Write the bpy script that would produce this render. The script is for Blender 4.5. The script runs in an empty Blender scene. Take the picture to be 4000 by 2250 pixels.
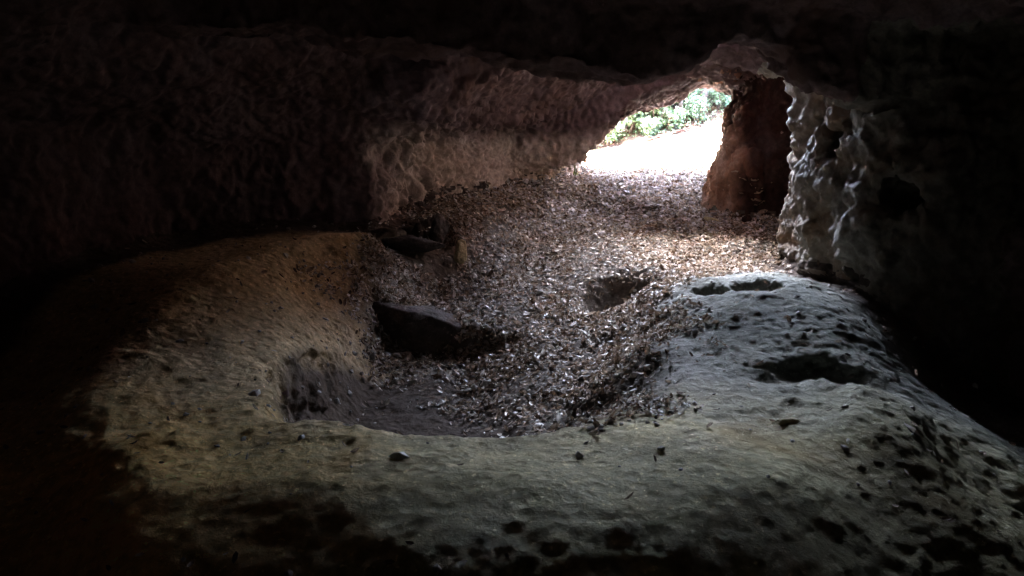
import bpy, math, random
import numpy as np
from mathutils import Vector, Matrix
R = math.radians
rng = np.random.default_rng(7)
random.seed(7)
S = bpy.context.scene

# ------------------------------------------------------------ camera, sky, sun, exposure
cam_d = bpy.data.cameras.new("camera")
cam_d.lens_unit = 'FOV'; cam_d.angle = R(67.0)
cam_d.clip_start = 0.05; cam_d.clip_end = 500
cam = bpy.data.objects.new("camera", cam_d)
cam.location = (0, 0, 1.6); cam.rotation_euler = (R(90 - 12), 0, 0)
S.collection.objects.link(cam); S.camera = cam

SUN_EL, SUN_AZ = 72.0, 340.0      # the sun stands high beyond the mouth (azimuth clockwise from +Y)
W = bpy.data.worlds.new("World"); S.world = W; W.use_nodes = True
nt = W.node_tree; nt.nodes.clear()
sky = nt.nodes.new('ShaderNodeTexSky'); sky.sky_type = 'NISHITA'; sky.sun_disc = False
sky.sun_elevation = R(SUN_EL); sky.sun_rotation = R(SUN_AZ); sky.dust_density = 4.0; sky.air_density = 1.0; sky.ozone_density = .4
bg = nt.nodes.new('ShaderNodeBackground'); bg.inputs[1].default_value = 0.15
wo = nt.nodes.new('ShaderNodeOutputWorld')
nt.links.new(sky.outputs[0], bg.inputs[0]); nt.links.new(bg.outputs[0], wo.inputs[0])
W.cycles.sampling_method = 'MANUAL'; W.cycles.sample_map_resolution = 512

sd = bpy.data.lights.new("sun", 'SUN'); sd.energy = 5.0; sd.angle = R(0.5); sd.color = (1, .95, .87)
sun = bpy.data.objects.new("sun", sd); S.collection.objects.link(sun)
dv = Vector((math.sin(R(SUN_AZ)) * math.cos(R(SUN_EL)), math.cos(R(SUN_AZ)) * math.cos(R(SUN_EL)), math.sin(R(SUN_EL))))
sun.rotation_euler = dv.to_track_quat('Z', 'Y').to_euler(); sun.location = dv * 40

S.view_settings.view_transform = 'Standard'; S.view_settings.look = 'None'
S.view_settings.gamma = 1.0; S.view_settings.exposure = 7.8
cy = S.cycles
cy.use_denoising = True; cy.max_bounces = 7; cy.diffuse_bounces = 6; cy.glossy_bounces = 2
cy.use_guiding = True; cy.use_surface_guiding = True; cy.surface_guiding_probability = .6; cy.guiding_training_samples = 64
cy.use_adaptive_sampling = False; cy.caustics_reflective = False; cy.caustics_refractive = False
cy.sample_clamp_indirect = 1.5

# ------------------------------------------------------------ helpers
def vnoise(p, freq, seed=0):
    """smooth value noise in [-1, 1] at points p (n,3)"""
    q = p * freq + seed * 13.37 + 1000.0
    i = np.floor(q).astype(np.int64); f = (q - i).astype(np.float32)
    f = f * f * (3 - 2 * f)
    r = np.random.default_rng(seed + 100).random(4096).astype(np.float32) * 2 - 1
    def h(a, b, c): return r[((a * 73856093) ^ (b * 19349663) ^ (c * 83492791)) & 4095]
    x, y, z = i[..., 0], i[..., 1], i[..., 2]; u, v, w = f[..., 0], f[..., 1], f[..., 2]
    def lerp(a, b, t): return a + (b - a) * t
    a = lerp(lerp(h(x, y, z), h(x+1, y, z), u), lerp(h(x, y+1, z), h(x+1, y+1, z), u), v)
    b = lerp(lerp(h(x, y, z+1), h(x+1, y, z+1), u), lerp(h(x, y+1, z+1), h(x+1, y+1, z+1), u), v)
    return lerp(a, b, w)

def gnoise(shape, axes, freq, seed):
    """the same kind of noise over a whole regular grid, as three small matrix products"""
    mats, dims = [], []
    for ax in axes:
        q = (ax - ax[0]) * freq; n = int(q[-1]) + 4
        i = np.floor(q).astype(int); t = q - i
        M = np.zeros((len(ax), n), np.float32); k = np.arange(len(ax))
        M[k, i] += (1 - t) ** 3 / 6; M[k, i+1] += (3*t**3 - 6*t**2 + 4) / 6
        M[k, i+2] += (-3*t**3 + 3*t**2 + 3*t + 1) / 6; M[k, i+3] += t**3 / 6
        mats.append(M); dims.append(n)
    L = (np.random.default_rng(seed).random(dims).astype(np.float32) * 2 - 1) * 1.9
    L = np.tensordot(mats[0], L, (1, 0))
    L = np.moveaxis(np.tensordot(mats[1], L, (1, 1)), 0, 1)
    L = np.tensordot(L, mats[2].T, (2, 0))
    return L

def worley(p, freq, seed=0):
    """distances to the nearest and second nearest scattered point"""
    q = p * freq + seed * 7.13 + 500.0; c = np.floor(q).astype(np.int64); f = q - c
    r = np.random.default_rng(seed + 900).random((4096, 3)); f1 = np.full(len(p), 9.); f2 = np.full(len(p), 9.)
    for i in (-1, 0, 1):
        for j in (-1, 0, 1):
            for k in (-1, 0, 1):
                h = (((c[:, 0]+i) * 73856093) ^ ((c[:, 1]+j) * 19349663) ^ ((c[:, 2]+k) * 83492791)) & 4095
                d = ((r[h] + (i, j, k) - f)**2).sum(1)
                m = d < f1; f2 = np.where(m, f1, np.minimum(f2, d)); f1 = np.where(m, d, f1)
    return np.sqrt(f1), np.sqrt(f2)

def smin(a, b, k):
    h = np.clip(0.5 + 0.5 * (b - a) / k, 0, 1)
    return b + (a - b) * h - k * h * (1 - h)
def smax(a, b, k): return -smin(-a, -b, k)
def sstep(a, b, x):
    t = np.clip((x - a) / (b - a), 0, 1); return t * t * (3 - 2 * t)

def interp_pts(x, pts):
    xs = [p[0] for p in pts]; ys = [p[1] for p in pts]
    return np.interp(x, xs, ys)

def poly_sd(X, Y, P):
    """signed distance to polygon P, positive inside"""
    P = np.array(P, float); n = len(P)
    d = np.full(X.shape, 1e9); ins = np.zeros(X.shape, bool)
    for i in range(n):
        a, b = P[i], P[(i+1) % n]; e = b - a
        wx, wy = X - a[0], Y - a[1]
        t = np.clip((wx*e[0] + wy*e[1]) / (e @ e), 0, 1)
        d = np.minimum(d, (wx - e[0]*t)**2 + (wy - e[1]*t)**2)
        c = (a[1] > Y) != (b[1] > Y)
        with np.errstate(divide='ignore', invalid='ignore'):
            xc = (b[0]-a[0]) * (Y - a[1]) / (b[1]-a[1] + 1e-12) + a[0]
        ins ^= c & (X < xc)
    return np.where(ins, 1, -1) * np.sqrt(d)

def tag(o, label=None, cat=None, group=None, kind=None):
    if label: o['label'] = label
    if cat: o['category'] = cat
    if group: o['group'] = group
    if kind: o['kind'] = kind
    return o

def mesh_np(name, V, F, mat, parent=None, nrm=None, smooth=True, attr=None):
    """one mesh object from numpy arrays; F is (n,3) or (n,4)"""
    me = bpy.data.meshes.new(name)
    V = np.ascontiguousarray(V, np.float32); F = np.ascontiguousarray(F, np.int32); k = F.shape[1]
    me.vertices.add(len(V)); me.vertices.foreach_set('co', V.ravel())
    me.loops.add(F.size); me.loops.foreach_set('vertex_index', F.ravel())
    me.polygons.add(len(F)); me.polygons.foreach_set('loop_start', np.arange(0, F.size, k, dtype=np.int32))
    me.polygons.foreach_set('use_smooth', np.full(len(F), smooth))
    me.update(calc_edges=True)
    if attr is not None:
        a = me.attributes.new('tint', 'FLOAT', 'POINT'); a.data.foreach_set('value', np.ascontiguousarray(attr, np.float32))
    if nrm is not None: me.normals_split_custom_set_from_vertices(nrm.tolist() if not isinstance(nrm, np.ndarray) else nrm)
    me.materials.append(mat)
    o = bpy.data.objects.new(name, me); S.collection.objects.link(o)
    if parent: o.parent = parent
    return o

# ------------------------------------------------------------ materials
def mat_new(name):
    m = bpy.data.materials.new(name); m.use_nodes = True
    n = m.node_tree; b = n.nodes['Principled BSDF']; return m, n, b

def node(n, t, **kw):
    x = n.nodes.new(t)
    for k, v in kw.items(): setattr(x, k, v)
    return x

def noise(n, co, scale, detail=6, rough=.6, dist=0.):
    x = node(n, 'ShaderNodeTexNoise'); x.inputs['Scale'].default_value = scale
    x.inputs['Detail'].default_value = detail; x.inputs['Roughness'].default_value = rough
    x.inputs['Distortion'].default_value = dist; n.links.new(co, x.inputs['Vector']); return x.outputs[0]

def ramp(n, f, stops):
    r = node(n, 'ShaderNodeValToRGB'); e = r.color_ramp.elements
    while len(e) < len(stops): e.new(.5)
    for i, (p, c) in enumerate(stops): e[i].position = p; e[i].color = (*c, 1) if len(c) == 3 else c
    n.links.new(f, r.inputs[0]); return r.outputs[0]

def mix(n, fac, a, b, mode='MIX'):
    m = node(n, 'ShaderNodeMix', data_type='RGBA', blend_type=mode)
    for s, v in ((0, fac), (6, a), (7, b)):
        if isinstance(v, (int, float)): m.inputs[s].default_value = v
        elif isinstance(v, tuple): m.inputs[s].default_value = (*v, 1)
        else: n.links.new(v, m.inputs[s])
    return m.outputs[2]

def g(v): return (v, v, v)

def rock_mat(name, tones, stain, pit=1.0, rough=(.7, .95), stain_lo=.48, bump=1.0, zones=False, painted_light=False, dark=(.24, .20, .235)):
    """limestone: mottled tones, mineral stains, dark pores, fine relief"""
    m, n, b = mat_new(name)
    co = node(n, 'ShaderNodeTexCoord').outputs['Object']
    base = ramp(n, noise(n, co, 1.1, 8, .62, .4), [(.3, tones[0]), (.5, tones[1]), (.7, tones[2])])
    fine = ramp(n, noise(n, co, 14, 6, .7), [(.3, g(.55)), (.7, g(1.25))])
    base = mix(n, 1.0, base, fine, 'MULTIPLY')
    st = ramp(n, noise(n, co, .9, 5, .6, .8), [(stain_lo, g(0)), (stain_lo + .18, g(1))])
    base = mix(n, st, base, stain)
    sp = ramp(n, noise(n, co, 34, 3, .6), [(.60, g(0)), (.68, g(1))])
    base = mix(n, sp, base, tuple(min(1, c * (1.0 if painted_light else 1.25)) for c in tones[1 if painted_light else 2]))
    if zones:  # rock tints by area, with brighter and dimmer light painted in
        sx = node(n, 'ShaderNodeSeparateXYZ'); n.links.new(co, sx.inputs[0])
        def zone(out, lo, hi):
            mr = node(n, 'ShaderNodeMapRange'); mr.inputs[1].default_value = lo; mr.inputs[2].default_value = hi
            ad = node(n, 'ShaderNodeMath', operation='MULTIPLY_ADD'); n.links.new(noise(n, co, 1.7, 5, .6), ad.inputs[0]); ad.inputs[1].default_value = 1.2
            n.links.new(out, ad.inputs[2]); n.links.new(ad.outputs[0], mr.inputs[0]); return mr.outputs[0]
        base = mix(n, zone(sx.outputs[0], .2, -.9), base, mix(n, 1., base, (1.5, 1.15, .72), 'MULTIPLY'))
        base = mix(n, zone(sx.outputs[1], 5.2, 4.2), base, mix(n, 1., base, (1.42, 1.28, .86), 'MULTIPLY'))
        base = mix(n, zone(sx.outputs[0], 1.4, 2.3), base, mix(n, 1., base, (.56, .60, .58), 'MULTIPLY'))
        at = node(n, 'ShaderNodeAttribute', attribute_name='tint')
        soil_shade = ramp(n, noise(n, co, 5, 8, .7), [(.3, (.045, .034, .03)), (.6, (.11, .085, .072)), (.8, (.20, .165, .14))])
        base = mix(n, at.outputs['Fac'], base, soil_shade)
    if painted_light:
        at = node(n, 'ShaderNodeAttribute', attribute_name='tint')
        fac_lit = at.outputs['Fac']
        base = mix(n, at.outputs['Fac'], mix(n, 1., base, dark, 'MULTIPLY'), base)  # painted shade: rock colour darkened outside the lit mask
    n.links.new(base, b.inputs['Base Color']); b.inputs['Specular IOR Level'].default_value = .28
    vo = node(n, 'ShaderNodeTexVoronoi'); vo.inputs['Scale'].default_value = 11
    n.links.new(co, vo.inputs['Vector'])
    bp1 = node(n, 'ShaderNodeBump'); bp1.inputs['Strength'].default_value = .9 * bump; bp1.inputs['Distance'].default_value = .045
    n.links.new(noise(n, co, 22, 8, .72), bp1.inputs['Height'])
    bp2 = node(n, 'ShaderNodeBump'); bp2.inputs['Strength'].default_value = .5 * pit; bp2.inputs['Distance'].default_value = .03
    n.links.new(ramp(n, vo.outputs['Distance'], [(.1, g(0)), (.45, g(1))]), bp2.inputs['Height'])
    n.links.new(bp1.outputs[0], bp2.inputs['Normal']); n.links.new(bp2.outputs[0], b.inputs['Normal'])
    if painted_light:
        for sock, lo, hi in ((b.inputs['Specular IOR Level'], .04, .28), (bp1.inputs['Strength'], .35, .95 * bump), (bp2.inputs['Strength'], .1, .5 * pit)):
            mr = node(n, 'ShaderNodeMapRange'); mr.inputs[3].default_value = lo; mr.inputs[4].default_value = hi
            n.links.new(fac_lit, mr.inputs[0]); n.links.new(mr.outputs[0], sock)
    if zones:
        mr = node(n, 'ShaderNodeMapRange'); mr.inputs[3].default_value = .28; mr.inputs[4].default_value = .04
        n.links.new(at.outputs['Fac'], mr.inputs[0]); n.links.new(mr.outputs[0], b.inputs['Specular IOR Level'])
    rr = node(n, 'ShaderNodeMapRange'); rr.inputs[1].default_value = .35; rr.inputs[2].default_value = .65
    rr.inputs[3].default_value = rough[0]; rr.inputs[4].default_value = rough[1]
    n.links.new(noise(n, co, 3.1, 4, .6), rr.inputs[0]); n.links.new(rr.outputs[0], b.inputs['Roughness'])
    return m

def chip_mat(name, stops, rough, spec=.5):
    m, n, b = mat_new(name)
    a = node(n, 'ShaderNodeAttribute', attribute_name='tint')
    co = node(n, 'ShaderNodeTexCoord').outputs['Object']
    c = ramp(n, a.outputs['Fac'], stops)
    c = mix(n, 1., c, ramp(n, noise(n, co, 60, 3), [(.3, g(.7)), (.7, g(1.2))]), 'MULTIPLY')
    n.links.new(c, b.inputs['Base Color']); b.inputs['Roughness'].default_value = rough
    b.inputs['Specular IOR Level'].default_value = spec
    return m

M_floor = rock_mat('cave_floor_rock', [(.30, .28, .24), (.43, .415, .365), (.55, .535, .48)], (.33, .25, .15), stain_lo=.58, zones=True)
M_wall = rock_mat('cave_wall_rock', [(.40, .30, .22), (.66, .53, .43), (.8, .71, .62)], (.58, .40, .27), stain_lo=.55, painted_light=True)
M_ceil = rock_mat('cave_ceiling_rock', [(.07, .05, .05), (.11, .08, .08), (.16, .12, .115)], (.13, .07, .05))
M_pillar = rock_mat('pillar_rock', [(.24, .13, .09), (.42, .24, .16), (.66, .54, .45)], (.36, .13, .07), stain_lo=.5, painted_light=True, dark=(.11, .10, .12))  # dark factor paints shade on the face away from the mouth
M_butt = rock_mat('buttress_rock', [(.12, .10, .08), (.25, .22, .18), (.42, .385, .33)], (.22, .14, .08), stain_lo=.5, painted_light=True, dark=(.45, .43, .42))
M_slab = rock_mat('slab_rock', [(.05, .04, .036), (.085, .07, .062), (.14, .12, .105)], (.12, .08, .055))

# ------------------------------------------------------------ shape of the cave
LW = [(-1.2, -2.8), (2, -2.9), (4, -4.2), (6, -4.1), (7, -3.6), (7.6, -3.1), (7.95, -2.5), (8.25, -1.55), (8.85, -1.28), (10, -.68), (11.8, .28), (13.2, .92), (14, 1.28)]   # y, x of the left wall's foot
def floor_h(X, Y):
    xw = interp_pts(Y, LW)
    z = interp_pts(Y, [(-2, -.25), (0, -.25), (2, -.05), (2.7, .05), (3.1, .09), (3.6, .03), (5, .0), (7, .04), (8.5, .08), (10, .16),
                       (11.5, .27), (12.8, .52), (14, .78), (16, .96), (20, 1.2)])
    # left shoulder and right mound
    xb = interp_pts(Y, [(-1.2, -2.8), (4, -3.0), (6, -2.8), (7, -2.5), (7.8, -1.9), (8.6, -1.3), (10, -.68), (11.8, .28), (13.2, .92), (14, 1.28)])
    z = z + interp_pts(Y, [(3.4, 0), (5, .22), (6.3, .45), (8, .56), (10, .50), (11.8, .36), (13.6, 0)]) * sstep(xb + 1.45, xb + .1, X)
    z = z - .08 * sstep(xb + .35, xb - .1, X) * sstep(8.7, 8.3, Y)
    rho = np.sqrt(((X - .1) / np.where(X < .1, 2.55, 2.0))**2 + ((Y - 5.2) / np.where(Y < 5.2, 2.3, 4.2))**2) + .03 * np.sin(5 * X + 2 * Y)
    z = z - .52 * sstep(1.0, 1.65, rho) * sstep(6.4, 5.0, Y)
    z = z + .31 * np.exp(-((X - 2.25) / 1.0)**2 - ((Y - 6.1) / 1.25)**2)
    z = z + .10 * np.exp(-((X - 2.6) / 1.3)**2 - ((Y - 4.0) / .6)**2)
    # the bowl, steep at its left and near sides, a rubble slope on its far side
    a = np.arctan2(Y - 5.15, X + .30)
    dx = (X + .30) / np.where(X < -.3, 1.27, 1.45); dy = np.where(Y < 5.15, (Y - 5.15) / 1.42, (Y - 5.15) / 4.4)
    r = np.sqrt(dx * dx + dy * dy) + .04 * np.sin(3 * a + 1) + .02 * np.sin(7 * a)
    far = sstep(5.0, 6.5, Y)
    edge = np.where(X > .2, .6, .15 + .25 * sstep(-.4, .4, X))
    depth = np.interp(Y, [3, 4.6, 5.4, 7, 8.2, 9.3], [.5, .50, .48, .33, .16, .0])
    z = z - depth * (sstep(1.03, 1.03 - edge, r) * (1 - far) + far * np.clip((X - np.interp(Y, [5, 6, 7.5], [-1.62, -1.85, -2.3])) / np.interp(Y, [5, 6, 7.5], [.22, .7, 1.6]), 0, 1) * sstep(1.5, .5, X))
    z = z - .26 * sstep(7.25, 7.05, Y + .25 * (X + .9)) * sstep(-1.5, -1.15, X) * sstep(.35, -.5, X) * sstep(3.9, 4.3, Y)   # drop below the ledge
    # scooped hollows in the rubble slope
    z = z - .40 * sstep(1, .3, np.sqrt(((X - 1.08) / .52)**2 + ((Y - 7.65) / .62)**2))
    z = z + .05 * np.exp(-((X - .7) / .5)**2 - ((Y - 3.55) / .35)**2)
    z = z + 1.15 * sstep(4.25, 5.5, X) * sstep(7.8, 8.2, Y) * sstep(10.6, 10.2, Y)  # hidden ramp, added to bounce the chimney's sunlight into the cave
    # tilt of the ground up to the right outside the mouth
    z = z + sstep(13.5, 17.5, Y) * np.clip(X - 1.5, 0, 20) * .22
    return z

PLAN = [(-2.8, -1.2), (3, -1.2), (4.2, 1.5), (4.7, 3.6), (4.1, 5.0), (3.5, 5.6), (3.0, 6.1), (2.82, 7.0), (2.92, 8.0), (3.1, 8.55), (3.5, 8.75), (4.3, 8.7), (5.7, 8.4), (5.7, 9.9), (4.45, 9.65), (4.2, 10.0),
        (4.15, 10.8), (3.6, 10.8), (3.44, 11.0), (3.42, 12.0), (3.6, 12.6), (4.8, 14.2), (4.7, 15.8), (.9, 15.8), (1.05, 14.6)] + [(x, y) for y, x in LW[::-1][:-1]]

def ceil_h(X, Y):
    z = interp_pts(Y, [(-2, 2.5), (1, 2.75), (4, 2.65), (6.5, 2.42), (8.2, 2.22), (8.9, 2.3), (10, 2.35), (11.6, 2.2), (12.5, 2.0), (14.5, 2.0), (16, 2.2)])
    z = np.where(Y > 11.6, np.interp(X * 12.2 / Y, [1.1, 1.3, 1.55, 1.98, 2.6, 2.9, 3.3], [1.25, 1.38, 1.70, 1.97, 2.14, 2.32, 2.15]), z)
    # comes down over the left wall
    d = X - interp_pts(Y, LW)
    z = z - interp_pts(Y, [(3, .55), (6, .85), (8, .85), (11, .76), (12.2, .0)]) * sstep(2.0, .1, d)
    z = z - .30 * sstep(2.2, 3.9, X) * sstep(9, 7.5, Y)
    return z

H = .05
ax = np.arange(-4.9, 6.01, H); ay = np.arange(-1.6, 15.3, H); az = np.arange(-1.1, 8.9, H)
X2, Y2 = np.meshgrid(ax, ay, indexing='ij')
F2 = floor_h(X2, Y2).astype(np.float32); C2 = ceil_h(X2, Y2).astype(np.float32)
W2 = poly_sd(X2, Y2, PLAN).astype(np.float32)
Z = az[None, None, :].astype(np.float32); X = X2[..., None].astype(np.float32); Y = Y2[..., None].astype(np.float32)
shp = (len(ax), len(ay), len(az)); axes = (ax, ay, az)
n1 = gnoise(shp, axes, .9, 1); n2 = gnoise(shp, axes, 2.3, 2); n3 = gnoise(shp, axes, 5.2, 3)
n4 = gnoise(shp, (ax, ay, az * .75), 4.0, 5)      # stretched upright: runnels on walls
hf = np.clip(Z - F2[..., None], 0, 3)
fl = Z - F2[..., None] + .03 * n2 + .016 * n3
ce = C2[..., None] - Z + .13 * n1 + .09 * n2 + .035 * n3
wa = W2[..., None] + .16 * n1 + .10 * n2 + .07 * n4 + .03 * n3
wa = wa - .10 * sstep(.4, 1.2, hf) * (X < 0)   # undercut at the foot of the left wall
air = smin(smin(fl, ce, .12), wa, .16)
# hollow eaten into the slope by the left wall, and pot holes in the right mound
def carve(cx, cy, cz, rx, ry, rz, n=.0):
    global air
    e = (1 - np.sqrt(((X-cx)/rx)**2 + ((Y-cy)/ry)**2 + ((Z-cz)/rz)**2)) * min(rx, ry, rz) + n * n3
    air = smax(air, e, .04)
def fill(cx, cy, cz, rx, ry, rz, n=.0, k=.12):
    global air
    e = (1 - np.sqrt(((X-cx)/rx)**2 + ((Y-cy)/ry)**2 + ((Z-cz)/rz)**2)) * min(rx, ry, rz) + n * n3 + n * n2
    air = smin(air, -e, k)
carve(-1.08, 8.3, .36, .46, .42, .15, .05)
carve(-.80, 8.5, .44, .19, .42, .24, .05)
carve(2.0, 6.2, .31, .20, .26, .22, .02)
carve(1.66, 6.35, .24, .12, .2, .17, .03)
for q_ in ((2.5, 5.1, .20, .26, .11, .07), (2.85, 5.0, .17, .24, .15, .07), (1.95, 4.62, .05, .3, .16, .055), (2.3, 4.45, .06, .28, .2, .06)):
    carve(*q_, .06)
carve(2.75, 7.3, 1.75, .22, .5, .3, .08)
fill(2.85, 6.7, 1.15, .2, .22, .2, .1, .08)
fill(3.02, 6.25, .85, .30, .35, .55, .08, .1)
fill(3.25, 5.75, 1.30, .32, .25, .28, .07, .1)
fill(2.85, 7.2, .5, .2, .3, .4, .08, .1)
carve(3.15, 6.0, 1.05, .25, .2, .22, .06)
carve(2.85, 6.7, 1.45, .15, .3, .2, .06)
# foot of the pillar right of the mouth leans out
fill(3.36, 11.6, .8, .30, .75, 1.1, .07, .14)
fill(3.16, 11.85, .35, .26, .5, .55, .05, .12)
# ceiling lip hanging across in front of the added upper window
lip = 1.6 + .713 * (interp_pts(X2 / .713, [(-2, 2.5), (-.6, 2.3), (.1, 2.14), (.8, 2.1), (1.43, 2.0), (1.9, 2.2), (2.3, 2.42), (2.8, 2.3), (3.1, 2.0), (3.6, 1.8)])[..., None] - 1.6)
lip = lip.astype(np.float32)
e = np.minimum(Z - lip + .05 * n3 + .04 * n2, .25 - np.abs(Y - 6.12 + .1 * n2))
air = smin(air, -e, .12)
fill(-1.3, 8.6, 2.05, .95, 1.0, .48, .07, .15)
# unseen upper window, added above the lintel to let sky light in
zt = np.minimum(2.5 + (Y - 6.5) * 1.6, 7.8)
zb = interp_pts(X2, [(.5, 2.5), (1.2, 2.5), (2.2, 2.42), (2.9, 2.7), (3.5, 3.0), (4.3, 2.9)])[..., None].astype(np.float32)
up = np.minimum(np.minimum(zt - Z, Z - np.where(Y < 13.5, 2.42 + .55 * sstep(2.3, 2.9, X) * sstep(10.2, 10.8, Y), zb)), np.minimum(np.minimum(X - np.where(Y < 7.5, .5, .2), np.where(Y < 7.5, 1.7, np.where(Y < 8.5, 2.5, 4.8)) - X), Y - 6.55)) + .14 * n1 + .08 * n2 + .03 * n3
air = np.where(True, smax(air, up, .1), air)
# unseen slanting chimney and side recess, added behind the buttress to bring sunlight in
k_ = (Z - 1.0) * .36
e = np.minimum(np.minimum(Y - 8.5 - k_, 9.75 + k_ * 1.05 - Y), np.minimum(np.minimum(X - 4.3, 5.85 - X), Z - 1.0)) + .08 * n1 + .06 * n2
air = smax(air, e, .1)
# open air in front of the cliff
fr = np.minimum(Y - 14.75 + .25 * n1 + .1 * n2, Z - F2[..., None])
air = smax(air, fr, .15)
air = smax(air, Z - 8.5 + .2 * n1, .1)
del n1, n2, n3, n4, up, fr, ce, wa, fl, hf

def surface_nets(f, axes):
    s = f > 0
    nx, ny, nz = f.shape
    c = np.zeros((nx-1, ny-1, nz-1), np.uint8)
    for i in (0, 1):
        for j in (0, 1):
            for k in (0, 1): c += s[i:nx-1+i, j:ny-1+j, k:nz-1+k]
    act = (c > 0) & (c < 8)
    idx = -np.ones(act.shape, np.int32); I, J, K = np.nonzero(act); idx[I, J, K] = np.arange(len(I))
    acc = np.zeros((len(I), 3)); cnt = np.zeros(len(I))
    corners = [(i, j, k) for i in (0, 1) for j in (0, 1) for k in (0, 1)]
    for a in corners:
        for b in corners:
            if sum(b) - sum(a) == 1 and all(q >= p for p, q in zip(a, b)):
                fa = f[I+a[0], J+a[1], K+a[2]]; fb = f[I+b[0], J+b[1], K+b[2]]
                m = (fa > 0) != (fb > 0)
                t = np.where(m, fa / np.where(m, fa - fb, 1), 0)
                for d in range(3): acc[:, d] += m * (a[d] + t * (b[d] - a[d]))
                cnt += m
    acc /= cnt[:, None]
    V = np.stack([axes[0][I], axes[1][J], axes[2][K]], 1) + acc * H
    faces = []
    for d in range(3):
        sl0 = [slice(None)]*3; sl1 = [slice(None)]*3; sl0[d] = slice(0, -1); sl1[d] = slice(1, None)
        ch = s[tuple(sl0)] != s[tuple(sl1)]
        P = list(np.nonzero(ch)); e = [k for k in range(3) if k != d]
        ok = np.ones(len(P[0]), bool)
        for k in e: ok &= (P[k] > 0) & (P[k] < f.shape[k] - 1)
        P = [p[ok] for p in P]
        q = []
        for o in ((1, 1), (0, 1), (0, 0), (1, 0)):
            Q = [p.copy() for p in P]; Q[e[0]] -= o[0]; Q[e[1]] -= o[1]
            q.append(idx[Q[0], Q[1], Q[2]])
        q = np.stack(q, 1)
        up_ = s[P[0] + (d == 0), P[1] + (d == 1), P[2] + (d == 2)]      # air on the far side: normal towards +d
        flip = up_ if d == 1 else ~up_
        q[flip] = q[flip][:, ::-1]
        faces.append(q)
    return V, np.concatenate(faces)

V, Q = surface_nets(air, axes)
del air

def quad_normals(V, Q):
    n = np.cross(V[Q[:, 2]] - V[Q[:, 0]], V[Q[:, 3]] - V[Q[:, 1]])
    vn = np.zeros_like(V)
    for k in range(4):
        for d in range(3): vn[:, d] += np.bincount(Q[:, k], n[:, d], len(V))
    return n, vn / (np.linalg.norm(vn, axis=1, keepdims=True) + 1e-12)

def subdivide(V, Q):
    e = np.sort(np.concatenate([Q[:, [k, (k+1) % 4]] for k in range(4)]), 1)
    key = e[:, 0].astype(np.int64) * len(V) + e[:, 1]
    u, inv = np.unique(key, return_inverse=True)
    ea, eb = u // len(V), u % len(V)
    # faces' centres, then edge points averaged with the centres beside them (Catmull-Clark without moving the corners)
    fc = V[Q].mean(1); nq = len(Q)
    em = (V[ea] + V[eb]) / 2
    s = np.zeros((len(u), 3)); c = np.bincount(inv, minlength=len(u))
    fcc = np.concatenate([fc]*4)
    for d in range(3): s[:, d] = np.bincount(inv, fcc[:, d], len(u))
    em = np.where((c == 2)[:, None], (em + s / np.maximum(c, 1)[:, None]) / 2, em)
    V2 = np.concatenate([V, em, fc]); eo = len(V); fo = len(V) + len(u)
    i = [inv[k*nq:(k+1)*nq] + eo for k in range(4)]; f = np.arange(nq) + fo
    Qn = np.concatenate([np.stack([Q[:, k], i[k], f, i[(k-1) % 4]], 1) for k in range(4)])
    return V2, Qn

# finer mesh only where the camera can look closely
V, Q = subdivide(V, Q)
_, N = quad_normals(V, Q)
FH = floor_h(V[:, 0], V[:, 1])
isfl = (N[:, 2] > .45) & (V[:, 2] < FH + .22)
Vs = V * np.array([1, 1, .55])
low = vnoise(V, 1.3, 31)
Vw = V + .12 * np.stack([vnoise(V, 3, 71), vnoise(V, 3, 72), vnoise(V, 3, 73)], 1)
A1, A2 = worley(Vw * np.array([1, 1, .75]), 4.2, 1); B1, B2 = worley(Vw, 10.5, 2); D1, _ = worley(Vw * np.array([1, 1, .6]), 5.5, 3)
rel = .085 * np.minimum(A2 - A1, .5) - .03 + .04 * np.minimum(B2 - B1, .5) - .035 * np.maximum(0, .35 - B1) + .02 * vnoise(V, 20, 18)
rel_ = (.030 * vnoise(Vs, 6.5, 11) + .020 * (1 - 2 * np.abs(vnoise(Vs, 11, 12))) + .012 * vnoise(Vs, 22, 13))
lumps = -.055 * np.maximum(0, .26 - D1) - .06 * np.maximum(0, .30 - B1) * (low > -.1) + .018 * np.minimum(A2 - A1, .4) + .028 * np.maximum(0, vnoise(V, 9, 14))**1.5 + .014 * vnoise(V, 18, 15) + .010 * np.abs(vnoise(V, 30, 16)) - .03 * np.maximum(0, vnoise(V, 7, 17) - .45)
lumps = lumps + .05 * vnoise(V, 2.2, 19) * sstep(4.2, 3.4, V[:, 1])
rel = rel * (1 + .9 * sstep(-1.6, -1.2, V[:, 0]) * sstep(1.9, 1.6, V[:, 0]) * sstep(8, 8.6, V[:, 1]) * sstep(2.0, 1.5, V[:, 2]))
deep = np.maximum(sstep(-.9, -1.9, V[:, 0]), sstep(8.6, 7.4, V[:, 1]) * sstep(2.3, 1.7, V[:, 0]))
rel = rel * (1 - .25 * deep) + deep * (.07 * vnoise(V, 1.7, 22) + .035 * vnoise(V, 3.6, 23))
bz = sstep(2.35, 2.6, V[:, 0]) * sstep(5.2, 5.6, V[:, 1]) * sstep(9, 8.6, V[:, 1])
rel = rel + bz * (.09 * (.5 - np.abs(vnoise(V * np.array([1, 1, .7]), 3.1, 24))) + .045 * (.5 - np.abs(vnoise(V, 7.5, 25))))
lumps = lumps * (1 - .35 * sstep(3.9, 3.1, V[:, 1]))
disp = np.where(isfl, lumps * (.75 + .5 * low), rel * 1.15)
V = V + N * disp[:, None]
_, N = quad_normals(V, Q)

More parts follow.
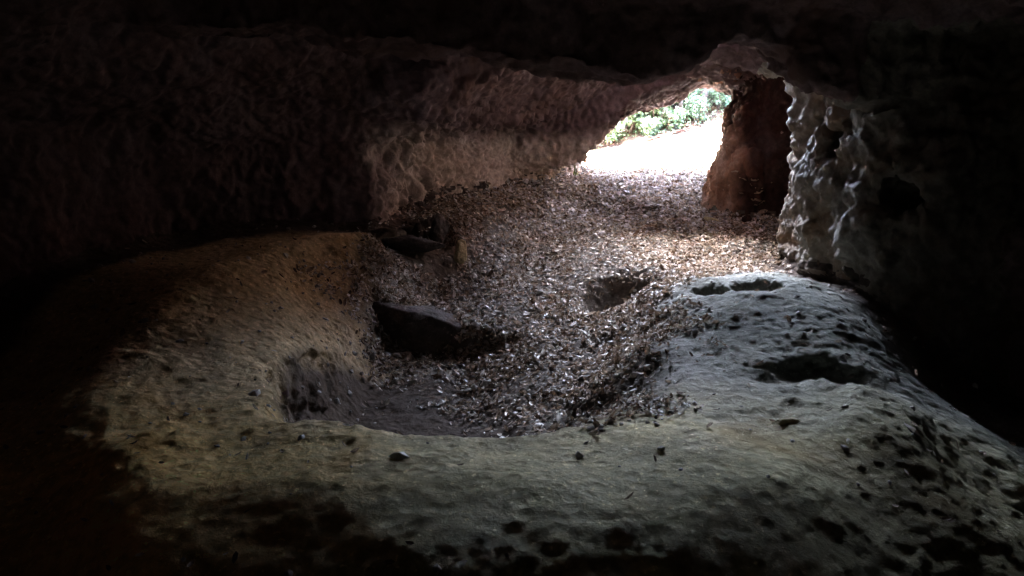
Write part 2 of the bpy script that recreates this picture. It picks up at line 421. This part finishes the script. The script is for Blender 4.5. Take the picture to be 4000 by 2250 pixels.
# split the rock into its named bodies
fc = V[Q].mean(1); FN = N[Q].mean(1)
fF = floor_h(fc[:, 0], fc[:, 1]); fC = ceil_h(fc[:, 0], fc[:, 1]); fW = poly_sd(fc[:, 0], fc[:, 1], PLAN)
x, y, z = fc.T
front = (y > 9.9) & (x > 2.5) & (z < 2.45) & (z > fF + .04) & (fW < .62) & (FN[:, 2] > -.6)
butt = (y > 5.35) & (y < 9.0) & (x > 2.3) & (z > fF + .06) & (fW < .45) & (z < 2.6)
isfloor = np.where(((x < -1.2) & (fW < .6)) | (y > 11.5), (z < fF + .18) & (FN[:, 2] > .62 * np.linalg.norm(FN, axis=1)), (z < fF + .18) & (FN[:, 2] > .1) | (z < fF + .07))
outside = (y > 14.3) & (z > fF + .1) | (z > 2.9) & (y > 9.5)
leftw = (x < 1.9) & (z < fC - .14) & (fW < .45)
cls = np.full(len(Q), 1)                           # ceiling
cls[leftw | (fW < .3)] = 2                         # walls
cls[isfloor] = 0
cls[front & ~isfloor] = 3
cls[butt & ~isfloor] = 4
cls[outside & ~isfloor] = 5

SCREE = [(-.3, 11.4), (-.7, 10), (-1.1, 8.9), (-1.5, 7.6), (-1.5, 6.9), (-.6, 6.3), (-.15, 5.5), (.05, 4.5), (.35, 4.0), (.75, 4.3), (1.1, 5.2), (1.15, 6.2),
         (1.4, 7.0), (2.3, 7.6), (3.0, 8.2), (4.2, 9.6), (4.2, 11.3), (3.2, 11.4), (4.6, 14.5), (4.6, 15.3), (.9, 15.3), (1.2, 14), (.9, 13), (.3, 12)]
def sub(name, m, mat, soil_shade=False, lit_mask=False):
    q = Q[m]; u, inv = np.unique(q, return_inverse=True); at = None
    if lit_mask:      # light painted into the rock: pale where mouth light falls, darkened elsewhere
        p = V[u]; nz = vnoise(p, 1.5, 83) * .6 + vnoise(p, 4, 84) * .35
        at = sstep(3.30, 3.08, p[:, 0] + .16 * nz) if lit_mask == 'pillar' else sstep(3.5, 3.0, p[:, 0] + .35 * nz) * sstep(5.5, 6.2, p[:, 1] + .3 * nz) if lit_mask == 'buttress' else sstep(-.7, .5, np.minimum(p[:, 0] + 1.2 + .4 * (p[:, 1] - 8.8) * 0, np.minimum(p[:, 1] - 8.2, (1.40 - p[:, 2]) * 3.0)) + .4 * nz)
    if soil_shade:
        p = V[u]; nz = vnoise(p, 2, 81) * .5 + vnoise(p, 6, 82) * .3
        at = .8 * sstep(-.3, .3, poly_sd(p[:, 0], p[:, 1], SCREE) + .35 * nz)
        at = np.maximum(at, .92 * sstep(1.08, .96, np.sqrt(((p[:, 0] + .30) / 1.27)**2 + ((p[:, 1] - 5.2) / 1.45)**2) + .06 * nz) * sstep(.03, -.05, p[:, 2]) * sstep(.5, .0, p[:, 0]))  # shade painted on the bowl's left inside, in the soil colour
        at = np.maximum(at, .98 * sstep(.45, .15, poly_sd(p[:, 0], p[:, 1], PLAN) + .2 * nz))  # wall foot painted dark to hold down a brightly lit strip
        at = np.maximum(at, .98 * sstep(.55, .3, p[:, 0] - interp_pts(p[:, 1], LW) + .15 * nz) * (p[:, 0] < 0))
    return mesh_np(name, V[u], inv.reshape(q.shape), mat, nrm=N[u], attr=at)

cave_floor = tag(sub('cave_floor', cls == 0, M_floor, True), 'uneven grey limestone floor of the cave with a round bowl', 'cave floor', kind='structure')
tag(sub('cave_ceiling', cls == 1, M_wall, lit_mask=True), 'dark low rock ceiling of the cave', 'cave ceiling', kind='structure')
tag(sub('cave_wall', cls == 2, M_wall, lit_mask=True), 'rough tan cave wall lit beside the left edge of the opening', 'rock wall', kind='structure')
tag(sub('rock_pillar', cls == 3, M_pillar, lit_mask='pillar'), 'reddish brown rock pillar with pale veins at the right edge of the cave mouth', 'rock pillar')
tag(sub('rock_buttress', cls == 4, M_butt, lit_mask='buttress'), 'craggy grey rock buttress catching light between the dark recess and right side', 'rock buttress')
tag(sub('cliff_face', cls == 5, M_wall), 'outer rock face of the hill around the cave mouth', 'cliff', kind='structure')

# the hillside above the cave, behind the added upper window
hx = np.linspace(-40, 40, 81); hy = np.linspace(-30, 10.0, 61); HX, HY = np.meshgrid(hx, hy, indexing='ij')
HP = np.stack([HX, HY, 8.6 * (1 - sstep(6.0, 9.0, HX)) + 6.5 * sstep(10.5, -2, HY) * (1 - sstep(6.5, 16, HX)) - .06 * np.abs(HX)], 2).reshape(-1, 3); HP[:, 2] += .3 * vnoise(HP, .5, 61)
ii = (np.arange(80)[:, None] * 61 + np.arange(60)[None]).ravel()
tag(mesh_np('hill', HP, np.stack([ii, ii + 61, ii + 62, ii + 1], 1), M_wall), 'rocky hillside over the cave', 'hill', kind='structure')

# unseen walls and underside added round the rock to stop light leaking in
x0, x1, y0, y1, z0, z1 = ax[0] + .02, ax[-1] - .03, ay[0] + .02, 15.1, -1.08, 8.75
BV = np.array([(x0, y0, z0), (x1, y0, z0), (x1, y1, z0), (x0, y1, z0), (x0, y0, z1), (x1, y0, z1), (x1, y1, z1), (x0, y1, z1)])
tag(mesh_np('hill', BV, np.array([(0, 3, 2, 1), (0, 1, 5, 4), (1, 2, 6, 5), (3, 0, 4, 7)]), M_wall, smooth=False), 'unseen box added around the cave rock to block stray light', 'hill', kind='structure')  # added light-blocking box, though named hill

# ------------------------------------------------------------ loose cover: leaf litter and rubble
def rand_rot(n, nrm, tilt):
    """n rotation matrices whose local Z is the surface normal bent by up to `tilt`"""
    t = rng.normal(size=(n, 3)) * tilt; zc = nrm + t; zc /= np.linalg.norm(zc, axis=1, keepdims=True)
    a = rng.normal(size=(n, 3)); xc = np.cross(a, zc); xc /= np.linalg.norm(xc, axis=1, keepdims=True)
    yc = np.cross(zc, xc); return np.stack([xc, yc, zc], 2)

def scatter(name, pos, nrm, tmplV, tmplF, sc, tilt, mat, lift, tint, smooth=False, jit=.0):
    n = len(pos); Rm = rand_rot(n, nrm, tilt)
    k = len(tmplV)
    L = tmplV[None] * sc[:, None, :]
    if jit: L = L * (1 + jit * rng.normal(size=(n, k, 1))) 
    P = np.einsum('nij,nkj->nki', Rm, L) + (pos + nrm * lift[:, None])[:, None, :]
    Fa = (tmplF[None] + (np.arange(n) * k)[:, None, None]).reshape(-1, tmplF.shape[1])
    return mesh_np(name, P.reshape(-1, 3), Fa, mat, smooth=smooth, attr=np.repeat(tint, k))

ffl = np.nonzero((cls == 0) & (y > 2.2) & (FN[:, 2] > .35))[0]
fx, fy = fc[ffl, 0], fc[ffl, 1]
dsc = poly_sd(fx, fy, SCREE)
patch = vnoise(fc[ffl], 1.7, 41) + .6 * vnoise(fc[ffl], 4, 42)
wt = sstep(-.35, .25, dsc + .22 * patch) * (.22 + .78 * sstep(-.35, .35, patch))
# bare hollows
wt *= 1 - .93 * sstep(1.15, .75, np.sqrt(((fx - 1.08) / .5)**2 + ((fy - 7.6) / .6)**2))
wt *= 1 - .97 * sstep(1.2, .85, np.sqrt(((fx + 1.05) / .5)**2 + ((fy - 8.3) / .45)**2))
wt = wt + .003 + .05 * sstep(1.0, .8, np.sqrt(((fx + .3) / 1.2)**2 + ((fy - 5.2) / 1.3)**2)) * sstep(.2, .6, patch)
def pick(n, w):
    i = rng.choice(len(ffl), n, p=w / w.sum()); f = ffl[i]
    a = rng.random((n, 2)); p = V[Q[f]]
    pos = (p[:, 0]*((1-a[:, 0])*(1-a[:, 1]))[:, None] + p[:, 1]*(a[:, 0]*(1-a[:, 1]))[:, None] + p[:, 2]*(a[:, 0]*a[:, 1])[:, None] + p[:, 3]*((1-a[:, 0])*a[:, 1])[:, None])
    return pos, FN[f] / np.linalg.norm(FN[f], axis=1, keepdims=True)
# a curled oval leaf, six rim points and a raised rib
lv = np.array([(-1, 0, .18), (-.45, .5, .1), (.4, .48, .1), (1, 0, .3), (.4, -.48, .12), (-.45, -.5, .1), (-.4, 0, -.08), (.4, 0, -.06)], float)
lf = np.array([(0, 6, 1), (1, 6, 2), (6, 7, 2), (7, 3, 2), (7, 4, 3), (6, 4, 7), (6, 5, 4), (0, 5, 6)])
ll = [(.0, (.07, .042, .026)), (.3, (.19, .125, .08)), (.55, (.36, .265, .185)), (.82, (.58, .48, .38)), (1., (.82, .78, .72))]
M_leaf = chip_mat('dry_leaf', ll, .42, .5)
_n = M_leaf.node_tree; _b = _n.nodes['Principled BSDF']; _t = _n.nodes.new('ShaderNodeBsdfTranslucent'); _m = _n.nodes.new('ShaderNodeMixShader')
_n.links.new(_b.inputs['Base Color'].links[0].from_socket, _t.inputs[0]); _m.inputs[0].default_value = .3
_n.links.new(_b.outputs[0], _m.inputs[1]); _n.links.new(_t.outputs[0], _m.inputs[2]); _n.links.new(_m.outputs[0], _n.nodes['Material Output'].inputs[0])
n = 60000
pos, nr = pick(n, wt)
ln = rng.uniform(.010, .020, n) + rng.gamma(1.2, .008, n); ln = np.minimum(ln, .07); sc = np.stack([ln, ln * rng.uniform(.5, .9, n), ln * rng.uniform(.3, 1.4, n)], 1)
tag(scatter('leaf_litter', pos, nr, lv, lf, sc, .42, M_leaf, rng.uniform(.004, .022, n), rng.random(n)),
    'brown and pale dry leaves strewn over the rubble slope from the mouth to the bowl', 'leaf litter', kind='stuff')
n = 5200
ox = rng.uniform(1.0, 7.5, n); oy = 15.0 + rng.gamma(1.3, .55, n) * (.6 + .35 * np.clip(ox - 1.8, 0, 3)); oy = np.minimum(oy, 17.6)
EXTRA = (ox, oy)
# rubble stones: a lumpy eight-sided stone
sv = np.array([(1, 0, 0), (.3, .8, .1), (-.7, .6, -.1), (-1, -.1, .15), (-.4, -.8, 0), (.6, -.7, -.1), (.2, .1, .75), (-.35, .15, .6), (0, 0, -.6)], float)
sf = np.array([(0, 1, 6), (1, 7, 6), (1, 2, 7), (2, 3, 7), (3, 4, 7), (4, 6, 7), (4, 5, 6), (5, 0, 6), (1, 0, 8), (2, 1, 8), (3, 2, 8), (4, 3, 8), (5, 4, 8), (0, 5, 8)])
M_stone = chip_mat('rubble', [(0, (.18, .16, .135)), (.5, (.36, .33, .29)), (.85, (.52, .49, .44)), (1., (.68, .66, .62))], .5, .4)
n = 26000
pos, nr = pick(n, wt + .010 * sstep(3.0, 4.4, fy))
s0 = rng.gamma(2.2, .0052, n) + .006; s0 = np.minimum(s0, .06); sc = s0[:, None] * rng.uniform(.6, 1.3, (n, 3)); sc[:, 2] *= .75
tag(scatter('rubble', pos, nr, sv, sf, sc, .35, M_stone, s0 * .15, rng.random(n), jit=.1),
    'small limestone rubble scattered over the cave floor', 'rubble', kind='stuff')

w2 = wt * sstep(9.5, 12, fy); n = 15000
pos, nr = pick(n, w2); s0 = np.minimum(rng.gamma(2.2, .006, n) + .008, .05); sc = s0[:, None] * rng.uniform(.6, 1.3, (n, 3)); sc[:, 2] *= .7
M_gravel = chip_mat('pale_gravel', [(0, (.26, .24, .24)), (.5, (.46, .44, .45)), (1., (.72, .70, .71))], .6, .4)
tag(scatter('gravel', pos, nr, sv, sf, sc, .35, M_gravel, s0 * .3, rng.random(n), jit=.1), 'pale grey gravel on the floor just inside the mouth', 'gravel', kind='stuff')

# ------------------------------------------------------------ single rocks
def rock(name, loc, size, rot=(0, 0, 0), seed=0, mat=None, flat=0.0, sub_=4, rough_=.16):
    import bmesh
    bm = bmesh.new(); bmesh.ops.create_icosphere(bm, subdivisions=sub_, radius=1)
    P = np.array([v.co[:] for v in bm.verts])
    # angular block: squash the sphere against a few random planes
    r = np.random.default_rng(seed)
    for k in range(9):
        d = r.normal(size=3); d /= np.linalg.norm(d); h = r.uniform(.55, .85); t = P @ d
        P = P - np.outer(np.maximum(0, t - h), d)
    if flat: P[:, 2] = np.clip(P[:, 2], -1, flat)
    P = P * (1 + rough_ * vnoise(P, 1.8, seed) + .07 * vnoise(P, 5, seed+1) + .035 * vnoise(P, 12, seed+2))[:, None] * np.array(size)
    for v, p in zip(bm.verts, P): v.co = p
    me = bpy.data.meshes.new(name); bm.to_mesh(me); bm.free()
    for p in me.polygons: p.use_smooth = True
    me.materials.append(mat or M_slab)
    o = bpy.data.objects.new(name, me); o.location = loc; o.rotation_euler = [R(a) for a in rot]; S.collection.objects.link(o)
    return o

tag(rock('rock_slab', (-.80, 7.4, -.42), (.86, .42, .40), (-4, 9, -12), 3, M_slab, .55, 5, .24), 'broad dark rock slab ledge jutting from the leaf slope above the bowl', 'rock slab')
tag(rock('rock_slab', (.18, 7.2, -.42), (.5, .3, .12), (-8, 5, -12), 8, M_slab, .5), 'thin half buried slab right of the big dark ledge in the rubble', 'rock slab')
tag(rock('rock', (.33, 5.3, -.62), (.10, .12, .14), (10, 5, 30), 12, M_slab), 'small dark pointed rock standing in leaves near the front of the bowl', 'rock')
tag(rock('rock', (2.86, 11.0, .22), (.20, .10, .06), (0, 20, 25), 5, M_floor), 'pale bluish stone lying at the left foot of the pillar', 'rock')
tag(rock('rock', (3.30, 10.85, .28), (.07, .07, .09), (0, 0, 25), 6, M_pillar), 'small pinkish upright stone at the right foot of the pillar', 'rock')
tag(rock('rock', (2.93, 6.35, .42), (.16, .13, .11), (0, 0, 12), 15, M_butt), 'rounded grey rock at the foot of the craggy buttress', 'rock')
tag(rock('rock', (-1.08, 8.15, .36), (.36, .16, .10), (0, 4, 6), 31, M_slab), 'long low dark rock lying on the bank at the back left of the bowl', 'rock')
tag(rock('rock', (-.80, 8.35, .46), (.12, .11, .19), (0, 8, 20), 33, M_slab), 'dark upright rock standing on the bank at the back left of the bowl', 'rock')
tag(rock('rock', (-.56, 8.3, .24), (.08, .08, .15), (0, 0, 12), 19, M_floor), 'tan knobbly rock at the right end of the undercut hollow', 'rock')
tag(rock('rock', (1.42, 3.78, .06), (.10, .07, .045), (0, 0, 12), 23, M_floor), 'flat pale stone on the near right slope of the mound', 'rock')

# ------------------------------------------------------------ outside
M_ground, n_, b_ = mat_new('outside_ground')
co = node(n_, 'ShaderNodeTexCoord').outputs['Object']
c = ramp(n_, noise(n_, co, 1.2, 8, .7), [(.3, (.20, .15, .12)), (.55, (.36, .32, .26)), (.75, (.5, .47, .41))])
sx_ = node(n_, 'ShaderNodeSeparateXYZ'); n_.links.new(co, sx_.inputs[0])
ad_ = node(n_, 'ShaderNodeMath', operation='MULTIPLY_ADD'); n_.links.new(noise(n_, co, 1.1, 6, .7), ad_.inputs[0]); ad_.inputs[1].default_value = 1.6; n_.links.new(sx_.outputs[1], ad_.inputs[2])
mr_ = node(n_, 'ShaderNodeMapRange'); mr_.inputs[1].default_value = 17.1; mr_.inputs[2].default_value = 17.7; n_.links.new(ad_.outputs[0], mr_.inputs[0])
humus = ramp(n_, noise(n_, co, 4, 8, .75), [(.3, (.022, .014, .010)), (.5, (.06, .038, .028)), (.7, (.16, .12, .09))])
c = mix(n_, mr_.outputs[0], c, humus)
n_.links.new(c, b_.inputs['Base Color']); b_.inputs['Roughness'].default_value = .9
bp = node(n_, 'ShaderNodeBump'); bp.inputs['Distance'].default_value = .05
n_.links.new(noise(n_, co, 9, 8, .7), bp.inputs['Height']); n_.links.new(bp.outputs[0], b_.inputs['Normal'])

def out_h(X, Y):
    z = floor_h(X, np.minimum(Y, 20)) - .03
    cap = np.clip(X, -30, 30)
    z = np.where(X > 8, z - (X - 8) * .2, z)
    bank = sstep(16.7, 22, Y) * 3.2
    return z + bank + .25 * sstep(26, 60, Y) * 8
gx = np.concatenate([np.linspace(-90, -12, 30), np.arange(-11.5, 16, .25), np.linspace(17, 90, 30)]); gy = np.concatenate([np.arange(15.0, 30, .2), np.linspace(31, 160, 50)])
GX, GY = np.meshgrid(gx, gy, indexing='ij')
GP = np.stack([GX, GY, out_h(GX, GY)], 2).reshape(-1, 3)
GP[:, 2] += (.05 * vnoise(GP, 1.6, 51) + .02 * vnoise(GP, 5, 52)) * sstep(15.2, 16.5, GP[:, 1])
ii = (np.arange(len(gx)-1)[:, None] * len(gy) + np.arange(len(gy)-1)[None]).ravel()
tag(mesh_np('ground', GP, np.stack([ii, ii + len(gy), ii + len(gy) + 1, ii + 1], 1), M_ground), 'sunlit bare ground outside the cave mouth', 'ground', kind='structure')

M_fol = chip_mat('shrub_leaf', [(0, (.035, .07, .038)), (.5, (.09, .17, .09)), (1, (.19, .28, .17))], .5)
M_bark, n_, b_ = mat_new('grey_bark')
co = node(n_, 'ShaderNodeTexCoord').outputs['Object']
n_.links.new(ramp(n_, noise(n_, co, 6, 8, .7), [(.3, (.045, .04, .038)), (.7, (.15, .13, .12))]), b_.inputs['Base Color']); b_.inputs['Roughness'].default_value = .9
M_log, n_, b_ = mat_new('fallen_wood')
co = node(n_, 'ShaderNodeTexCoord').outputs['Object']
n_.links.new(ramp(n_, noise(n_, co, 8, 8, .7), [(.3, (.05, .025, .018)), (.7, (.16, .08, .055))]), b_.inputs['Base Color']); b_.inputs['Roughness'].default_value = .9

def tube(pts, rads, seg=9, seed=0, bumpy=.1):
    V_, F_ = [], []
    pts = [np.array(p, float) for p in pts]; r = np.random.default_rng(seed)
    for i, p in enumerate(pts):
        d = pts[min(i+1, len(pts)-1)] - pts[max(i-1, 0)]; d /= np.linalg.norm(d)
        a = np.cross(d, (.31, .9, .2)); a /= np.linalg.norm(a); b = np.cross(d, a)
        for k in range(seg):
            t = 2*math.pi*k/seg; rr = rads[i] * (1 + bumpy * r.normal())
            V_.append(p + rr * (math.cos(t)*a + math.sin(t)*b))
    for i in range(len(pts)-1):
        for k in range(seg):
            F_.append((i*seg+k, i*seg+(k+1) % seg, (i+1)*seg+(k+1) % seg, (i+1)*seg+k))
    return np.array(V_), np.array(F_)
def merge(parts):
    V_, F_, o = [], [], 0
    for v, f in parts: V_.append(v); F_.append(f + o); o += len(v)
    return np.concatenate(V_), np.concatenate(F_)

lq_v = np.array([(-1, 0, 0), (0, .5, .15), (1, 0, .05), (0, -.5, .15)], float); lq_f = np.array([(0, 3, 2, 1)])
def crown(name, clumps, n, size, parent, mat=None):
    c = np.array(clumps); w = c[:, 3]**2; i = rng.choice(len(c), n, p=w / w.sum())
    d = rng.normal(size=(n, 3)); d /= np.linalg.norm(d, axis=1, keepdims=True)
    p = c[i, :3] + d * (c[i, 3] * rng.random(n)**.45)[:, None] * np.array([1, 1, .8])
    nr = d * .5 + np.array([0, 0, .6]); nr /= np.linalg.norm(nr, axis=1, keepdims=True)
    s = rng.uniform(.6, 1.3, n) * size
    o = scatter(name, p, nr, lq_v, lq_f, np.stack([s, s, s], 1), .6, mat or M_fol, np.zeros(n), rng.random(n))
    o.parent = parent; return o
def empty(name, loc):
    o = bpy.data.objects.new(name, None); o.location = loc; o.empty_display_size = .2; S.collection.objects.link(o); return o

def shrub(x, y, h, w, label, n=2600, size=.055, seed=1):
    r = np.random.default_rng(seed); z = float(out_h(np.array(x), np.array(y)))
    e = tag(empty('shrub', (x, y, z)), label, 'shrub', 'shrubs on the bank outside the cave mouth')
    st, cl = [], []
    for k in range(7):
        a = r.uniform(0, 6.28); q = r.uniform(.3, 1) * w * .5; t = np.array([math.cos(a)*q, math.sin(a)*q, h * r.uniform(.55, 1)])
        mid = t * .5 + r.normal(size=3) * .06
        st.append(tube([(0, 0, -.1), mid, t], [.03, .02, .008], 6, k)); cl.append((*t, w * r.uniform(.22, .38)))
        cl.append((*(t * r.uniform(.5, .8)), w * r.uniform(.15, .3))); cl.append((t[0] * 1.1, t[1] * 1.1, h * r.uniform(.05, .35), w * r.uniform(.12, .22)))
    v, f = merge(st); mesh_np('stem', v, f, M_bark, e)
    crown('foliage', cl, n, size, e)
    return e
def tree(x, y, h, r0, label, lean=(0, 0), seed=1, n=6000, cw=1.6):
    r = np.random.default_rng(seed); z = float(out_h(np.array(x), np.array(y)))
    e = tag(empty('tree', (x, y, z)), label, 'tree', 'trees on the bank outside the cave mouth')
    top = np.array([lean[0], lean[1], h]); pts = [np.array([0, 0, -.2]) + top * t + r.normal(size=3) * .05 * (t > 0) for t in np.linspace(0, 1, 8)]
    parts = [tube(pts, list(np.linspace(r0, r0 * .35, 8)), 12, seed)]; cl = [(*pts[-1], cw * .6)]
    for k in range(8):
        b = pts[r.integers(3, 8)]; a = r.uniform(0, 6.28); L = r.uniform(.6, 1) * cw
        t = b + np.array([math.cos(a) * L, math.sin(a) * L, L * r.uniform(.1, .8)])
        parts.append(tube([b, (b + t) / 2 + r.normal(size=3) * .08, t], [r0 * .4, r0 * .25, r0 * .08], 7, k)); cl.append((*t, cw * r.uniform(.3, .5)))
    v, f = merge(parts); mesh_np('trunk', v, f, M_bark, e); crown('crown', cl, n, .075, e)
    return e

shrub(2.05, 17.1, .6, .8, 'low green shrub at the left foot of the bank outside', seed=1)
shrub(2.6, 17.4, .8, .8, 'green shrub left of the middle of the bank outside', seed=2)
shrub(3.15, 17.3, .75, .7, 'brightest green shrub in the middle of the opening', seed=3)
shrub(3.7, 17.9, 1.0, 1.0, 'shrub just left of the grey tree trunk outside', seed=4)
shrub(4.95, 17.1, .4, .5, 'small shrub at the right edge of the opening', seed=5)
shrub(2.9, 18.4, 1.2, 1.5, 'taller shrub high on the left of the bank outside', seed=6, n=3600)
shrub(4.7, 18.5, .9, 1.2, 'shrub on the bank behind the grey trunk near the top right of the opening', seed=16, n=3000)
shrub(2.2, 17.9, .5, .7, 'small shrub tucked behind the low one at the left foot of the bank', seed=21, n=1500, size=.04)
shrub(2.95, 17.0, .35, .5, 'tiny ground hugging shrub at the centre foot of the bank', seed=22, n=1100, size=.035)
shrub(3.5, 17.15, .4, .5, 'tiny shrub beside the long fallen branch', seed=23, n=1100, size=.035)
shrub(4.0, 17.3, .45, .5, 'small shrub at the foot of the slim sapling', seed=24, n=1300, size=.035)
shrub(4.6, 17.6, .5, .6, 'small shrub right of the grey trunk', seed=25, n=1500, size=.035)
tree(4.25, 17.7, 4.2, .15, 'stout grey trunked tree at the right of the opening', (.2, .3), 7)
tree(3.75, 17.5, 4.0, .05, 'slim dark sapling left of the stout grey trunk', (-.2, .3), 8, n=3500, cw=1.1)
tree(1.6, 21.5, 4.5, .10, 'leafy tree behind the left of the bank', (.2, .2), 9, n=7000, cw=1.9)
for (x_, y_, L, a, lab) in ((2.7, 16.6, .7, 10, 'reddish fallen branch lying left on the sunlit strip'), (3.4, 16.8, .9, 14, 'longer reddish fallen branch at the foot of the bank')):
    t = np.linspace(-.5, .5, 7); r = np.random.default_rng(int(L*10))
    px_, py_ = x_ + t * L * math.cos(R(a)), y_ + t * L * math.sin(R(a)); pz = out_h(px_, py_) + .03 + r.normal(size=7) * .01
    v, f = tube(list(zip(px_, py_, pz)), [.012, .022, .03, .024, .026, .018, .006], 9, 3, .2)
    tag(mesh_np('fallen_branch', v, f, M_log), lab, 'branch', 'fallen branches outside')
ox, oy = EXTRA; n = len(ox); ln = rng.uniform(.02, .05, n)
tag(scatter('leaf_litter', np.stack([ox, oy, out_h(ox, oy) + .005], 1), np.tile([0., 0., 1.], (n, 1)), lv, lf, np.stack([ln, ln * .7, ln * .8], 1), .35, M_leaf, rng.uniform(.004, .02, n), rng.random(n) * .8),
    'dry leaves drifting out over the sloping ground in front of the mouth', 'leaf litter', kind='stuff')
# undergrowth and dead twigs on the bank
n = 12000
bx, by = rng.uniform(1.2, 6.5, n), rng.uniform(16.7, 21.5, n); keep = vnoise(np.stack([bx, by, bx * 0], 1), 1.6, 91) + .4 * vnoise(np.stack([bx, by, bx * 0], 1), 5, 92) > -.25 + .8 * sstep(17.4, 16.7, by)
bx, by = bx[keep], by[keep]; n = len(bx); pos = np.stack([bx, by, out_h(bx, by) + rng.gamma(2, .03, n)], 1); s_ = rng.uniform(.02, .045, n)
tag(scatter('undergrowth', pos, np.tile([0., -.3, .95], (n, 1)), lq_v, lq_f, np.stack([s_] * 3, 1), .5, M_fol, np.zeros(n), rng.random(n)), 'low leafy undergrowth covering the shaded bank outside', 'undergrowth', kind='stuff')
tw = []
for k in range(420):
    a = rng.uniform(0, 6.28); L = rng.uniform(.08, .35); x0, y0 = rng.uniform(1.6, 5.6), rng.uniform(15.4, 19.5); dz = rng.uniform(0, .25) * (y0 > 17)
    p_ = [(x0 + t * L * math.cos(a), y0 + t * L * math.sin(a), float(out_h(np.array(x0 + t * L * math.cos(a)), np.array(y0 + t * L * math.sin(a)))) + .02 + dz * t) for t in (-.5, 0, .5)]
    tw.append(tube(p_, [.006, .008, .004], 4, k))
v, f = merge(tw); tag(mesh_np('twigs', v, f, M_log), 'dead twigs littering the ground outside', 'twigs', kind='stuff')
# tuft growing at the left edge of the mouth
M_tuft = chip_mat('tuft_blade', [(0, (.10, .13, .03)), (1, (.3, .33, .1))], .5)
e = tag(empty('fern_tuft', (1.05, 13.3, .55)), 'yellow green tuft of leaves growing on the wall at the left edge of the mouth', 'plant')
bl = []
for k in range(60):
    a = rng.uniform(0, 6.28); L = rng.uniform(.1, .32); q = rng.uniform(.02, .14)
    b0 = np.array([rng.normal() * .06, rng.normal() * .06, rng.normal() * .08]); m_ = b0 + np.array([math.cos(a) * q * .5, math.sin(a) * q * .5 - .03, L * .7]); t_ = b0 + np.array([math.cos(a) * q * 1.4, math.sin(a) * q * 1.4 - .06, L * .95])
    wv = np.array([-math.sin(a), math.cos(a), 0]) * .011
    bl.append((np.array([b0 - wv, b0 + wv, m_ + wv, m_ - wv, t_ + wv * .2, t_ - wv * .2]), np.array([(0, 1, 2, 3), (3, 2, 4, 5)])))
v, f = merge(bl); mesh_np('blades', v, f, M_tuft, e, attr=rng.random(len(v)))
